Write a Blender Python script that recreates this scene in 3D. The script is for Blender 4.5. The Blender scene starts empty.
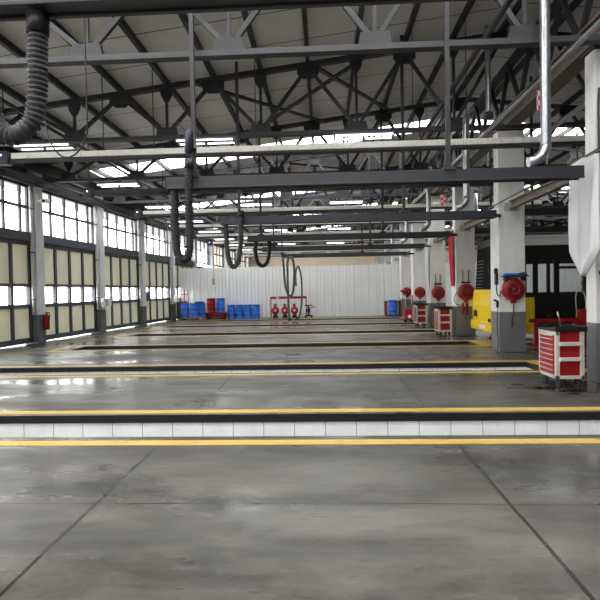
import bpy, bmesh, math, random
from mathutils import Vector, Matrix
random.seed(7)
PI = math.pi
col = bpy.context.scene.collection
scene = bpy.context.scene

# ------------------------------------------------------------------ materials
def s2l(c):
    return tuple((x / 12.92 if x <= 0.04045 else ((x + 0.055) / 1.055) ** 2.4) for x in [v / 255.0 for v in c])

class NT:
    def __init__(s, name):
        s.m = bpy.data.materials.new(name); s.m.use_nodes = True
        s.t = s.m.node_tree; s.n = s.t.nodes; s.l = s.t.links
        s.b = s.n['Principled BSDF']; s.out = s.n['Material Output']
    def new(s, t, **k):
        n = s.n.new(t)
        for a, v in k.items(): setattr(n, a, v)
        return n
    def noise(s, scale, detail=4, rough=0.55, vec=None, stretch=None):
        co = s.new('ShaderNodeTexCoord')
        v = co.outputs['Object']
        if stretch:
            mp = s.new('ShaderNodeMapping'); mp.inputs['Scale'].default_value = stretch
            s.l.new(v, mp.inputs['Vector']); v = mp.outputs['Vector']
        n = s.new('ShaderNodeTexNoise'); n.inputs['Scale'].default_value = scale
        n.inputs['Detail'].default_value = detail; n.inputs['Roughness'].default_value = rough
        s.l.new(v, n.inputs['Vector'])
        return n.outputs['Fac']
    def ramp(s, fac, stops):
        r = s.new('ShaderNodeValToRGB'); e = r.color_ramp.elements
        while len(e) < len(stops): e.new(0.5)
        for i, (p, c) in enumerate(stops):
            e[i].position = p; e[i].color = (c[0], c[1], c[2], 1) if not isinstance(c, (int, float)) else (c, c, c, 1)
        s.l.new(fac, r.inputs['Fac']); return r.outputs['Color']
    def mix(s, fac, a, b, mode='MIX'):
        m = s.new('ShaderNodeMix', data_type='RGBA', blend_type=mode)
        for sock, v in ((m.inputs[0], fac), (m.inputs[6], a), (m.inputs[7], b)):
            if hasattr(v, 'is_linked') or hasattr(v, 'links'): s.l.new(v, sock)
            elif isinstance(v, (int, float)): sock.default_value = v
            else: sock.default_value = (v[0], v[1], v[2], 1)
        return m.outputs[2]
    def bump(s, h, strength=0.2, dist=0.01):
        b = s.new('ShaderNodeBump'); b.inputs['Strength'].default_value = strength; b.inputs['Distance'].default_value = dist
        s.l.new(h, b.inputs['Height']); s.l.new(b.outputs['Normal'], s.b.inputs['Normal'])

def paint(name, rgb, rough=0.45, metal=0.0, var=0.18, scale=6, spec=0.5, bump=0.0):
    """A plain coat with a little grime of its own."""
    n = NT(name); c = s2l(rgb)
    f = n.noise(scale, 5, 0.6)
    dk = tuple(v * (1 - var) for v in c); lt = tuple(min(1, v * (1 + var * 0.5)) for v in c)
    n.l.new(n.ramp(f, [(0.3, dk), (0.65, lt)]), n.b.inputs['Base Color'])
    n.b.inputs['Roughness'].default_value = rough; n.b.inputs['Metallic'].default_value = metal
    n.b.inputs['Specular IOR Level'].default_value = spec
    if bump: n.bump(f, bump, 0.004)
    return n.m

M = {}
M['steel'] = paint('dark_steel', (44, 43, 47), 0.6, var=0.3, scale=3)
M['steel_grey'] = paint('grey_steel', (54, 53, 57), 0.55, var=0.25, scale=3)
M['rail'] = paint('rail_grey', (46, 47, 53), 0.5, var=0.15)
M['brown'] = paint('brown_steel', (104, 94, 84), 0.6, var=0.25, scale=2)
M['frame'] = paint('door_frame', (68, 73, 80), 0.5, var=0.12)
M['galv'] = paint('galvanised', (170, 174, 178), 0.32, metal=0.85, var=0.2, scale=14)
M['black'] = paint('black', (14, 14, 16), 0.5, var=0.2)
M['downpipe'] = paint('downpipe', (214, 216, 220), 0.22, var=0.06)
M['screen'] = paint('dark_screen', (9, 9, 11), 0.7, var=0.1, spec=0.08)
M['rubber'] = paint('rubber', (38, 38, 40), 0.75, var=0.25, scale=20)
M['red'] = paint('red_paint', (152, 14, 26), 0.4, var=0.2)
M['dark_red'] = paint('dark_red', (120, 22, 30), 0.45, var=0.2)
M['ext_red'] = paint('extinguisher_red', (168, 16, 30), 0.3, var=0.1)
M['blue'] = paint('drum_blue', (42, 108, 210), 0.4, var=0.2)
M['blue_dark'] = paint('drum_dark_blue', (30, 52, 120), 0.4, var=0.2)
M['balancer'] = paint('balancer_blue', (36, 40, 58), 0.4, var=0.15)
M['white'] = paint('white_paint', (226, 226, 222), 0.4, var=0.06)
M['cart_white'] = paint('cart_white', (196, 194, 186), 0.4, var=0.1)
M['yellow'] = paint('bus_yellow', (236, 204, 34), 0.3, var=0.08, scale=2)
M['wood'] = paint('pallet_wood', (176, 140, 92), 0.8, var=0.3, scale=9)
M['grey_box'] = paint('grey_box', (74, 77, 82), 0.5)
M['cloth_red'] = paint('red_cloth', (178, 20, 42), 0.85, var=0.1)
M['seat'] = paint('bus_seat', (30, 32, 42), 0.8)
M['hose'] = paint('hose_grey', (62, 62, 65), 0.6, var=0.3, scale=30)
M['hose_black'] = paint('hose_black', (36, 36, 39), 0.6, var=0.25, scale=30)
M['hose_green'] = paint('hose_olive', (88, 94, 88), 0.65, var=0.25, scale=30)
M['sheet'] = paint('partition_sheet', (234, 237, 236), 0.5, var=0.05, scale=0.7)
M['cream'] = paint('cream_wall', (224, 208, 184), 0.8, var=0.06, scale=0.5)
M['plaster'] = paint('grey_plaster', (170, 168, 164), 0.85, var=0.15, scale=0.8)
M['fascia'] = paint('eaves_fascia', (58, 55, 54), 0.7, var=0.3, scale=1.2)
M['asphalt'] = paint('yard', (150, 150, 148), 0.9, var=0.2, scale=0.5)

def mat_concrete_floor():
    n = NT('concrete_floor')
    big = n.noise(0.35, 6, 0.62, stretch=(0.55, 1.3, 1))
    mid = n.noise(1.6, 8, 0.65, stretch=(0.6, 1.5, 1))
    fine = n.noise(22, 6, 0.7)
    stain = n.noise(0.8, 7, 0.7, stretch=(0.5, 1.6, 1))
    c1 = n.ramp(big, [(0.38, s2l((40, 39, 36))), (0.62, s2l((117, 113, 105)))])
    c2 = n.ramp(mid, [(0.33, s2l((50, 50, 48))), (0.67, s2l((117, 113, 105)))])
    c = n.mix(0.45, c1, c2)
    c = n.mix(0.25, c, n.ramp(fine, [(0.3, s2l((50, 50, 48))), (0.7, s2l((106, 104, 99)))]))
    # oil stains
    st = n.ramp(stain, [(0.46, 0.0), (0.62, 0.85)])
    c = n.mix(st, c, s2l((48, 47, 45)))
    # saw-cut joints
    co = n.new('ShaderNodeTexCoord'); sp = n.new('ShaderNodeSeparateXYZ'); n.l.new(co.outputs['Object'], sp.inputs[0])
    wob = n.noise(0.9, 2, 0.5)
    def joint(axis, off, per, width):
        a = n.new('ShaderNodeMath', operation='SUBTRACT'); n.l.new(sp.outputs[axis], a.inputs[0]); a.inputs[1].default_value = off
        w = n.new('ShaderNodeMath', operation='MULTIPLY_ADD'); n.l.new(wob, w.inputs[0]); w.inputs[1].default_value = 0.06; n.l.new(a.outputs[0], w.inputs[2])
        p = n.new('ShaderNodeMath', operation='PINGPONG'); n.l.new(w.outputs[0], p.inputs[0]); p.inputs[1].default_value = per / 2
        l = n.new('ShaderNodeMath', operation='LESS_THAN'); n.l.new(p.outputs[0], l.inputs[0]); l.inputs[1].default_value = width
        return l.outputs[0]
    j = n.new('ShaderNodeMath', operation='MAXIMUM')
    n.l.new(joint(0, -1.70 + 0.03, 3.01, 0.014), j.inputs[0]); n.l.new(joint(1, 3.60 + 0.03, 4.15, 0.008), j.inputs[1])
    jj = n.new('ShaderNodeMath', operation='MULTIPLY'); n.l.new(j.outputs[0], jj.inputs[0]); jj.inputs[1].default_value = 0.9
    c = n.mix(jj.outputs[0], c, s2l((30, 29, 28)))
    n.l.new(c, n.b.inputs['Base Color'])
    wet = n.noise(0.55, 5, 0.6, stretch=(0.6, 1.5, 1))
    n.l.new(n.ramp(wet, [(0.38, 0.16), (0.6, 0.5)]), n.b.inputs['Roughness'])
    n.b.inputs['Specular IOR Level'].default_value = 0.5
    n.bump(fine, 0.12, 0.004)
    return n.m
M['floor'] = mat_concrete_floor()

def mat_line():
    n = NT('yellow_line')
    f = n.noise(5, 6, 0.65); f2 = n.noise(1.2, 4, 0.6)
    c = n.ramp(f2, [(0.3, s2l((188, 156, 66))), (0.7, s2l((214, 178, 92)))])
    n.l.new(n.mix(n.ramp(f, [(0.56, 0.0), (0.72, 0.8)]), c, s2l((128, 122, 104))), n.b.inputs['Base Color'])
    n.b.inputs['Roughness'].default_value = 0.45
    return n.m
M['line'] = mat_line()

def mat_tiles():
    n = NT('pit_tiles')
    co = n.new('ShaderNodeTexCoord'); sp = n.new('ShaderNodeSeparateXYZ'); n.l.new(co.outputs['Object'], sp.inputs[0])
    def g(axis, per, w):
        p = n.new('ShaderNodeMath', operation='PINGPONG'); n.l.new(sp.outputs[axis], p.inputs[0]); p.inputs[1].default_value = per / 2
        l = n.new('ShaderNodeMath', operation='LESS_THAN'); n.l.new(p.outputs[0], l.inputs[0]); l.inputs[1].default_value = w
        return l.outputs[0]
    mx = n.new('ShaderNodeMath', operation='MAXIMUM'); n.l.new(g(0, 0.39, 0.004), mx.inputs[0]); n.l.new(g(2, 0.42, 0.004), mx.inputs[1])
    f = n.noise(2.5, 5, 0.6)
    c = n.ramp(f, [(0.3, s2l((228, 228, 228))), (0.65, s2l((246, 246, 246)))])
    d = n.noise(9, 6, 0.7)
    c = n.mix(n.ramp(d, [(0.66, 0.0), (0.74, 0.8)]), c, s2l((60, 58, 56)))
    n.l.new(n.mix(mx.outputs[0], c, s2l((120, 120, 122))), n.b.inputs['Base Color'])
    n.b.inputs['Roughness'].default_value = 0.3
    return n.m
M['tiles'] = mat_tiles()

def mat_roof():
    n = NT('roof_panels')
    co = n.new('ShaderNodeTexCoord'); sp = n.new('ShaderNodeSeparateXYZ'); n.l.new(co.outputs['Object'], sp.inputs[0])
    p = n.new('ShaderNodeMath', operation='PINGPONG'); n.l.new(sp.outputs[1], p.inputs[0]); p.inputs[1].default_value = 0.62
    l = n.new('ShaderNodeMath', operation='LESS_THAN'); n.l.new(p.outputs[0], l.inputs[0]); l.inputs[1].default_value = 0.014
    f = n.noise(0.6, 6, 0.6)
    c = n.ramp(f, [(0.3, s2l((198, 198, 199))), (0.65, s2l((222, 222, 223)))])
    n.l.new(n.mix(l.outputs[0], c, s2l((58, 56, 56))), n.b.inputs['Base Color'])
    n.b.inputs['Roughness'].default_value = 0.9
    return n.m
M['roof'] = mat_roof()

def mat_pillar(name, hi, lo, z):
    """White gloss paint above, grey dado below, with scuffs."""
    n = NT(name)
    co = n.new('ShaderNodeTexCoord'); sp = n.new('ShaderNodeSeparateXYZ'); n.l.new(co.outputs['Object'], sp.inputs[0])
    g = n.new('ShaderNodeMath', operation='GREATER_THAN'); n.l.new(sp.outputs[2], g.inputs[0]); g.inputs[1].default_value = z
    f = n.noise(2.2, 6, 0.65, stretch=(1, 1, 0.5)); h = s2l(hi); d = s2l(lo)
    ch = n.ramp(f, [(0.28, tuple(v * 0.82 for v in h)), (0.6, h)])
    cl = n.ramp(f, [(0.28, tuple(v * 0.75 for v in d)), (0.6, d)])
    c = n.mix(g.outputs[0], cl, ch)
    sc = n.noise(7, 7, 0.75)
    n.l.new(n.mix(n.ramp(sc, [(0.64, 0.0), (0.78, 0.5)]), c, s2l((90, 86, 80))), n.b.inputs['Base Color'])
    n.b.inputs['Roughness'].default_value = 0.38
    return n.m
M['pillar'] = mat_pillar('pillar_paint', (226, 226, 224), (112, 113, 116), 0.95)
M['column'] = mat_pillar('column_paint', (218, 220, 222), (98, 101, 108), 0.92)
M['column'].node_tree.nodes['Principled BSDF'].inputs['Roughness'].default_value = 0.3

def mat_tray():
    n = NT('rusty_tray')
    f = n.noise(10, 6, 0.7, stretch=(1.5, 1, 1))
    n.l.new(n.ramp(f, [(0.3, s2l((168, 152, 134))), (0.45, s2l((232, 228, 220))), (0.8, s2l((244, 242, 236)))]), n.b.inputs['Base Color'])
    n.b.inputs['Roughness'].default_value = 0.5
    return n.m
M['tray'] = mat_tray()

def mat_emit(name, rgb, strength):
    n = NT(name)
    e = n.new('ShaderNodeEmission'); e.inputs['Color'].default_value = (*s2l(rgb), 1); e.inputs['Strength'].default_value = strength
    n.l.new(e.outputs[0], n.out.inputs['Surface']); return n.m
M['tube'] = mat_emit('lit_tube', (248, 250, 255), 3.2)
M['led'] = mat_emit('lit_led', (235, 240, 255), 4.0)

def mat_glass(name, clear=0.9, tint=(1, 1, 1), rough=0.05):
    n = NT(name)
    t = n.new('ShaderNodeBsdfTransparent'); t.inputs['Color'].default_value = (*tint, 1)
    g = n.new('ShaderNodeBsdfGlossy'); g.inputs['Roughness'].default_value = rough
    mx = n.new('ShaderNodeMixShader'); mx.inputs[0].default_value = 1 - clear
    n.l.new(t.outputs[0], mx.inputs[1]); n.l.new(g.outputs[0], mx.inputs[2]); n.l.new(mx.outputs[0], n.out.inputs['Surface'])
    return n.m
M['glass'] = mat_glass('window_glass', 0.92)
M['skyglass'] = mat_glass('skylight_sheet', 0.95, (0.96, 0.97, 0.97))
M['tinted'] = mat_glass('tinted_glass', 0.95, (0.95, 0.96, 0.97))

def mat_translucent(name, rgb, trans):
    n = NT(name)
    d = n.new('ShaderNodeBsdfDiffuse'); t = n.new('ShaderNodeBsdfTranslucent')
    f = n.noise(1.5, 3, 0.5); c = s2l(rgb)
    cc = n.ramp(f, [(0.3, tuple(v * 0.93 for v in c)), (0.7, c)])
    n.l.new(cc, d.inputs['Color']); n.l.new(cc, t.inputs['Color'])
    mx = n.new('ShaderNodeMixShader'); mx.inputs[0].default_value = trans
    n.l.new(d.outputs[0], mx.inputs[1]); n.l.new(t.outputs[0], mx.inputs[2]); n.l.new(mx.outputs[0], n.out.inputs['Surface'])
    return n.m
M['panel'] = mat_translucent('door_panel', (206, 205, 190), 0.26)
M['cloth'] = mat_translucent('white_cloth', (222, 222, 226), 0.25)

# ------------------------------------------------------------------ mesh helpers
class MB:
    def __init__(s): s.bm = bmesh.new()
    def box(s, c, size, rot=None):
        m = Matrix.Translation(c)
        if rot is not None: m = m @ rot.to_4x4()
        m = m @ Matrix.Diagonal((*size, 1))
        bmesh.ops.create_cube(s.bm, size=1, matrix=m); return s
    def bx(s, x0, x1, y0, y1, z0, z1):
        return s.box(((x0 + x1) / 2, (y0 + y1) / 2, (z0 + z1) / 2), (abs(x1 - x0), abs(y1 - y0), abs(z1 - z0)))
    def beam(s, p, q, w, h, up=(0, 0, 1)):
        p, q = Vector(p), Vector(q); d = q - p; L = d.length; d.normalize()
        up = Vector(up)
        if abs(d.dot(up)) > 0.98: up = Vector((1, 0, 0))
        x = d.cross(up).normalized(); z = x.cross(d).normalized()
        r = Matrix((x, d, z)).transposed()
        return s.box((p + q) / 2, (w, L, h), r)
    def tube(s, pts, r, seg=10, ribs=None, caps=True):
        pts = [Vector(p) for p in pts]; n = len(pts)
        T = []
        for i in range(n):
            a = pts[max(0, i - 1)]; b = pts[min(n - 1, i + 1)]; T.append((b - a).normalized())
        u = T[0].orthogonal().normalized(); rings = []
        for i in range(n):
            u = (u - T[i] * u.dot(T[i])).normalized(); v = T[i].cross(u)
            rr = r(i) if callable(r) else r
            rings.append([s.bm.verts.new(pts[i] + (u * math.cos(2 * PI * k / seg) + v * math.sin(2 * PI * k / seg)) * rr) for k in range(seg)])
        for i in range(n - 1):
            for k in range(seg):
                f = s.bm.faces.new((rings[i][k], rings[i][(k + 1) % seg], rings[i + 1][(k + 1) % seg], rings[i + 1][k])); f.smooth = True
        if caps:
            s.bm.faces.new(rings[0][::-1]); s.bm.faces.new(rings[-1])
        return s
    def lathe(s, prof, c=(0, 0, 0), rot=None, seg=24):
        c = Vector(c); rings = []
        for (r, z) in prof:
            ring = []
            for k in range(seg):
                v = Vector((r * math.cos(2 * PI * k / seg), r * math.sin(2 * PI * k / seg), z))
                if rot is not None: v = rot @ v
                ring.append(s.bm.verts.new(c + v))
            rings.append(ring)
        for i in range(len(rings) - 1):
            for k in range(seg):
                f = s.bm.faces.new((rings[i][k], rings[i][(k + 1) % seg], rings[i + 1][(k + 1) % seg], rings[i + 1][k])); f.smooth = True
        s.bm.faces.new(rings[0][::-1]); s.bm.faces.new(rings[-1]); return s
    def prism(s, poly, a, b, axis='y'):
        """poly in the two other axes, extruded from a to b along axis."""
        def P(u, v, t):
            return {'y': (u, t, v), 'x': (t, u, v), 'z': (u, v, t)}[axis]
        A = [s.bm.verts.new(P(u, v, a)) for u, v in poly]; B = [s.bm.verts.new(P(u, v, b)) for u, v in poly]
        n = len(poly); s.bm.faces.new(A[::-1]); s.bm.faces.new(B)
        for i in range(n): s.bm.faces.new((A[i], A[(i + 1) % n], B[(i + 1) % n], B[i]))
        return s
    def build(s, name, mat, parent=None, bevel=0.0):
        bmesh.ops.recalc_face_normals(s.bm, faces=s.bm.faces[:])
        me = bpy.data.meshes.new(name); s.bm.to_mesh(me); s.bm.free()
        me.materials.append(mat)
        o = bpy.data.objects.new(name, me); col.objects.link(o)
        if parent is not None: o.parent = parent
        if bevel:
            b = o.modifiers.new('bevel', 'BEVEL'); b.width = bevel; b.segments = 2; b.limit_method = 'ANGLE'
        return o

def tag(o, label, cat, group=None, kind=None):
    o['label'] = label; o['category'] = cat
    if group: o['group'] = group
    if kind: o['kind'] = kind
    return o
def thing(name, label, cat, loc=(0, 0, 0), rz=0.0, group=None, kind=None):
    o = bpy.data.objects.new(name, None); col.objects.link(o); o.empty_display_size = 0.1
    o.location = loc; o.rotation_euler = (0, 0, rz)
    return tag(o, label, cat, group, kind)
def dup(root, loc, label, rz=None):
    r = root.copy(); col.objects.link(r); r.location = loc; r['label'] = label
    if rz is not None: r.rotation_euler = (0, 0, rz)
    for ch in list(root.children):
        c = ch.copy(); col.objects.link(c); c.parent = r
        for g in list(ch.children):
            d = g.copy(); col.objects.link(d); d.parent = c
    return r
ORD = ['nearest', 'second', 'third', 'fourth', 'fifth', 'sixth', 'seventh', 'eighth', 'ninth', 'tenth', 'eleventh', 'twelfth', 'thirteenth',
       'fourteenth', 'fifteenth', 'sixteenth', 'seventeenth', 'eighteenth', 'nineteenth', 'twentieth', 'twenty-first', 'twenty-second', 'twenty-third', 'twenty-fourth']
FIRST = ['first'] + ORD[1:]
RX90 = Matrix.Rotation(PI / 2, 3, 'X'); RY90 = Matrix.Rotation(PI / 2, 3, 'Y')

def catmull(P, step=0.03):
    P = [Vector(p) for p in P]; Q = [P[0] * 2 - P[1]] + P + [P[-1] * 2 - P[-2]]; out = []
    for i in range(1, len(Q) - 2):
        a, b, c, d = Q[i - 1:i + 3]; n = max(2, int((c - b).length / step))
        for k in range(n):
            t = k / n
            out.append(0.5 * ((2 * b) + (c - a) * t + (2 * a - 5 * b + 4 * c - d) * t * t + (3 * b - a - 3 * c + d) * t ** 3))
    out.append(P[-1]); return out

# ------------------------------------------------------------------ camera
F = 500.0; VP = (323.0, 290.0); RHO = 0.0175; CAMH = 1.55
d = Vector((VP[0] - 300, 300 - VP[1], F)).normalized()
u = Vector((-RHO, 1, 0)); u = (u - d * u.dot(d)).normalized()
r = u.cross(d)
if r.x < 0: r = -r
right, up, fwd = Vector((r[0], d[0], u[0])), Vector((r[1], d[1], u[1])), Vector((r[2], d[2], u[2]))
cam = bpy.data.objects.new('camera', bpy.data.cameras.new('camera')); col.objects.link(cam)
cam.data.sensor_width = 36; cam.data.lens = 36 * F / 600; cam.data.clip_end = 300; cam.data.clip_start = 0.05
R = Matrix((right, up, -fwd)).transposed().to_4x4()
cam.matrix_world = Matrix.Translation((0, 0, CAMH)) @ R
scene.camera = cam

# ------------------------------------------------------------------ key dimensions
NB = 9                                           # bays along the hall
PITS = [(5.29 + 4.16 * k, 6.24 + 4.16 * k) for k in range(6)]
PX0, PX1 = -7.1, 4.12
TY = [7.9 + 4.1 * k for k in range(-5, 11)]       # truss planes
YF, YE = -13.0, 49.2                              # front and far ends of the hall
XR = 17.6                                        # far side wall of the second hall
XC = 4.6                                         # ridge over the pillar line
def topz(x):                                     # truss top chord height
    return 6.62 + 0.116 * (x + 2.75) if x <= XC else 6.62 + 0.116 * (XC + 2.75) - 0.116 * (x - XC)
WA = math.atan(0.065); WX0 = -10.39              # the door wall runs slightly askew
def W(lx, ly): return (WX0 + lx * math.cos(WA) + ly * math.sin(WA), -lx * math.sin(WA) + ly * math.cos(WA))
def pilx(y): return 4.17 + 0.015 * (y - 12.06)

# ------------------------------------------------------------------ floor and pits
def floor():
    m = MB(); b = m.bm
    xs = [-12.5, PX0, PX1, XR + 0.2]; ys = [YF - .2]
    for a, c in PITS: ys += [a, c]
    ys.append(YE + 0.2)
    pit = set(ys[1 + 2 * i] for i in range(len(PITS)))
    V = {}
    def v(x, y):
        if (x, y) not in V: V[(x, y)] = b.verts.new((x, y, 0))
        return V[(x, y)]
    for i in range(3):
        for j in range(len(ys) - 1):
            if i == 1 and ys[j] in pit: continue
            b.faces.new((v(xs[i], ys[j]), v(xs[i + 1], ys[j]), v(xs[i + 1], ys[j + 1]), v(xs[i], ys[j + 1])))
    o = m.build('floor', M['floor']); tag(o, 'grey stained concrete workshop floor with saw-cut joints', 'floor', kind='structure')
floor()
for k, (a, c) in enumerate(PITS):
    t = thing('inspection_pit', f'{ORD[k]} sunken inspection pit from the camera, yellow lines along its edges', 'inspection pit', (0, 0, 0), 0, 'inspection pits across the floor', 'structure')
    D = -1.35
    m = MB()                                      # lining: walls and floor of the pit, tiled
    m.bx(PX0 - .1, PX1 + .1, c + 0.03, c + .12, D, -0.1); m.bx(PX0 - .1, PX1 + .1, a - .12, a - 0.03, D, -0.1)
    m.bx(PX0 - .12, PX0 - .02, a - .03, c + .03, D, -0.1); m.bx(PX1 + .02, PX1 + .12, a - .03, c + .03, D, -0.1)
    m.build('tiled_lining', M['tiles'], t)
    MB().bx(PX0 - .1, PX1 + .1, a - .1, c + .1, D - .1, D).build('pit_floor', M['floor'], t)
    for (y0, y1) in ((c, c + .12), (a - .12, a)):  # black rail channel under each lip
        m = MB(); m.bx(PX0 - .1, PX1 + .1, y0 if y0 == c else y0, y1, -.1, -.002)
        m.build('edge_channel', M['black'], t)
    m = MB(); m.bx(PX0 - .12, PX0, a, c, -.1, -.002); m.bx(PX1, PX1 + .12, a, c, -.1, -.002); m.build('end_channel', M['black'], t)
    for (y0, y1) in ((a - .30, a - .14), (c + .08, c + .25)):
        MB().bx(PX0 - .55, PX1 + .75, y0, y1, 0, .003).build('painted_line', M['line'], t)
    MB().bx(PX1 + .06, PX1 + .75, a - .14, c + .08, 0, .003).build('painted_end', M['line'], t)
    MB().bx(PX0 - .55, PX0 - .4, a - .14, c + .08, 0, .003).build('painted_cross_line', M['line'], t)

# ------------------------------------------------------------------ door wall
CW = 0.40
COLY = [15.7 + 4.0 * k for k in range(-7, 9)]      # near corner of each column, along the wall
def wob(name, mb, mat, label=None, cat=None, kind='structure', bevel=0):
    o = mb.build(name, mat, None, bevel); o.location = (WX0, 0, 0); o.rotation_euler = (0, 0, -WA)
    if label: tag(o, label, cat, kind=kind)
    return o
def wthing(name, label, cat, ly=0, group=None, kind='structure', lx=0, z=0):
    x, y = W(lx, ly)
    return thing(name, label, cat, (x, y, z), -WA, group, kind)
for i, y in enumerate(COLY):
    m = MB(); m.bx(-.25, .22, y, y + CW, 0, 5.6)
    o = wob('column', m, M['column'], bevel=0.012)
    tag(o, f'pale grey wall column with dark foot, {FIRST[i - 7]} visible on the door wall from the camera' if i > 6 else f'pale grey wall column beside the camera, {FIRST[6 - i]} outside the left of the view', 'column', 'columns along the door wall', 'structure')
m = MB()
m.bx(-.3, -.05, -14, 51, 5.06, 6.5)                # spandrel above the windows
for i in range(len(COLY)):
    pass
m.bx(-.3, -.05, -14, COLY[0], 0, 5.06)
m.bx(-.3, -.05, COLY[11], 51, 0, 3.3)
m.bx(-.3, -.05, COLY[-1] + CW, 51, 3.3, 5.06)
wob('wall_left', m, M['fascia'], 'long left side wall holding folding doors and high windows', 'wall')
m = MB(); m.bx(-.1, .28, -14, 51, 5.08, 5.36); wob('trim_1', m, M['steel_grey'], 'dark steel eaves beam running above the high windows', 'beam')
DOORW = ['nearest, half cut off by the left edge', 'second from the camera, behind the fire extinguisher', 'third from the camera, past the white switch boxes', 'fourth from the camera, past the grey wall box', 'last before the corrugated partition']
for k in range(len(COLY) - 1):
    y0, y1 = COLY[k] + CW, COLY[k + 1]; L = y1 - y0
    if k <= 10:
        lab = 'wide cream-panelled folding door with a glass strip, ' + (DOORW[k - 6] if 6 <= k <= 10 else f'{FIRST[5 - k]} one outside the left of the view')
        t = wthing(f'door_{k + 1}', lab, 'door', y0)
        m = MB(); f = .12
        cols = [0.0]; w = (L - f) / 4
        for j in range(5): m.bx(-.09, .03, j * w, j * w + f, .03, 3.28)
        for z0, z1 in ((.03, .2), (1.15, 1.27), (1.82, 1.92), (3.14, 3.28)): m.bx(-.085, .025, 0, L, z0, z1)
        m.build('door_frame', M['frame'], t)
        MB().bx(-.12, .1, 0, L, 3.26, 3.56).build('door_header', M['frame'], t, 0.01)
        p = MB(); g = MB()
        for j in range(4):
            a, b = j * w + f, (j + 1) * w
            p.bx(-.04, -.02, a, b, .2, 1.15); p.bx(-.04, -.02, a, b, 1.92, 3.14); g.bx(-.04, -.03, a, b, 1.27, 1.82)
        p.build('cream_panel', M['panel'], t); g.build('glass_strip', M['glass'], t)
    elif k < len(COLY):
        pass
    t = wthing(f'window_{k + 1}', (f'high two-row steel window, {FIRST[k - 6]} visible along the door wall from the camera' if k > 5 else f'high two-row steel window beside the camera, {FIRST[5 - k]} outside the left of the view'), 'window', y0)
    m = MB(); zs = (3.56, 4.36, 5.04)
    ys = [0, L * .23, L * .46, L * .69, L * .9, L]
    for y in ys: m.bx(-.1, -.03, max(0, y - .045), min(L, y + .045), 3.5, 5.08)
    for z in (3.53, 4.37, 5.05): m.bx(-.1, -.03, 0, L, z - .045, z + .045)
    m.build('window_frame', M['frame'], t)
    MB().bx(-.075, -.065, 0, L, 3.5, 5.08).build('pane', M['glass'], t)
# pipes under the eaves
for i, (lx, z, rr, lab) in enumerate([(.38, 5.02, .035, 'thin pale pipe running under the eaves beam'), (.5, 5.2, .05, 'thicker grey pipe running beside the eaves beam'), (.36, 5.5, .06, 'upper dark pipe running along the eaves')]):
    m = MB(); m.tube([(lx, y, z) for y in (-12, 10, 25, 40, 48.6)], rr, 8)
    for y in range(-12, 46, 4): m.bx(.2, lx, y + 2.2, y + 2.24, z - .02, z + .02)
    o = wob('eaves_pipe', m, M['steel_grey'] if i < 2 else M['steel'])
    tag(o, lab, 'pipe', 'pipes under the eaves', None)

# ------------------------------------------------------------------ other walls
def ribbed(x0, x1, y, z1, per=0.215):
    m = MB(); n = int((x1 - x0) / per)
    pts = []
    for i in range(n):
        x = x0 + i * per
        pts += [(x, y), (x + per * .78, y), (x + per * .84, y + (.05 if i % 2 else .022)), (x + per * .94, y + (.05 if i % 2 else .022))]
    pts.append((x1, y)); b = m.bm
    A = [b.verts.new((p[0], p[1], 0)) for p in pts]; B = [b.verts.new((p[0], p[1], z1)) for p in pts]
    C = [b.verts.new((p[0], y + .09, 0)) for p in pts]; D = [b.verts.new((p[0], y + .09, z1)) for p in pts]
    for i in range(len(pts) - 1):
        b.faces.new((A[i], A[i + 1], B[i + 1], B[i])); b.faces.new((C[i + 1], C[i], D[i], D[i + 1])); b.faces.new((B[i], B[i + 1], D[i + 1], D[i]))
    return m
PY = 29.25
xl = W(0, PY)[0] + .02
tag(ribbed(xl, XR - .05, PY, 2.97).build('wall_partition', M['sheet']), 'pale ribbed sheet-metal partition wall across the far end', 'partition wall', kind='structure')
tag(MB().bx(-11, XR + .2, YE, YE + .2, 0, 8.2).build('wall_back', M['cream']), 'cream end wall showing above the partition', 'wall', kind='structure')
tag(MB().bx(XR, XR + .2, YF, YE, 0, 6.6).build('wall_right', M['plaster']), 'grey side wall of the second hall beyond the pillars', 'wall', kind='structure')
tag(MB().bx(-12, XR + .2, YF - .2, YF, 0, 8.2).build('wall_front', M['plaster']), 'grey plaster end wall behind the viewer', 'wall', kind='structure')
tag(MB().bx(-60, -10.9, -30, 80, -.12, -.02).build('outside_ground', M['asphalt']), 'pale yard outside the door wall', 'ground', kind='structure')

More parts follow.
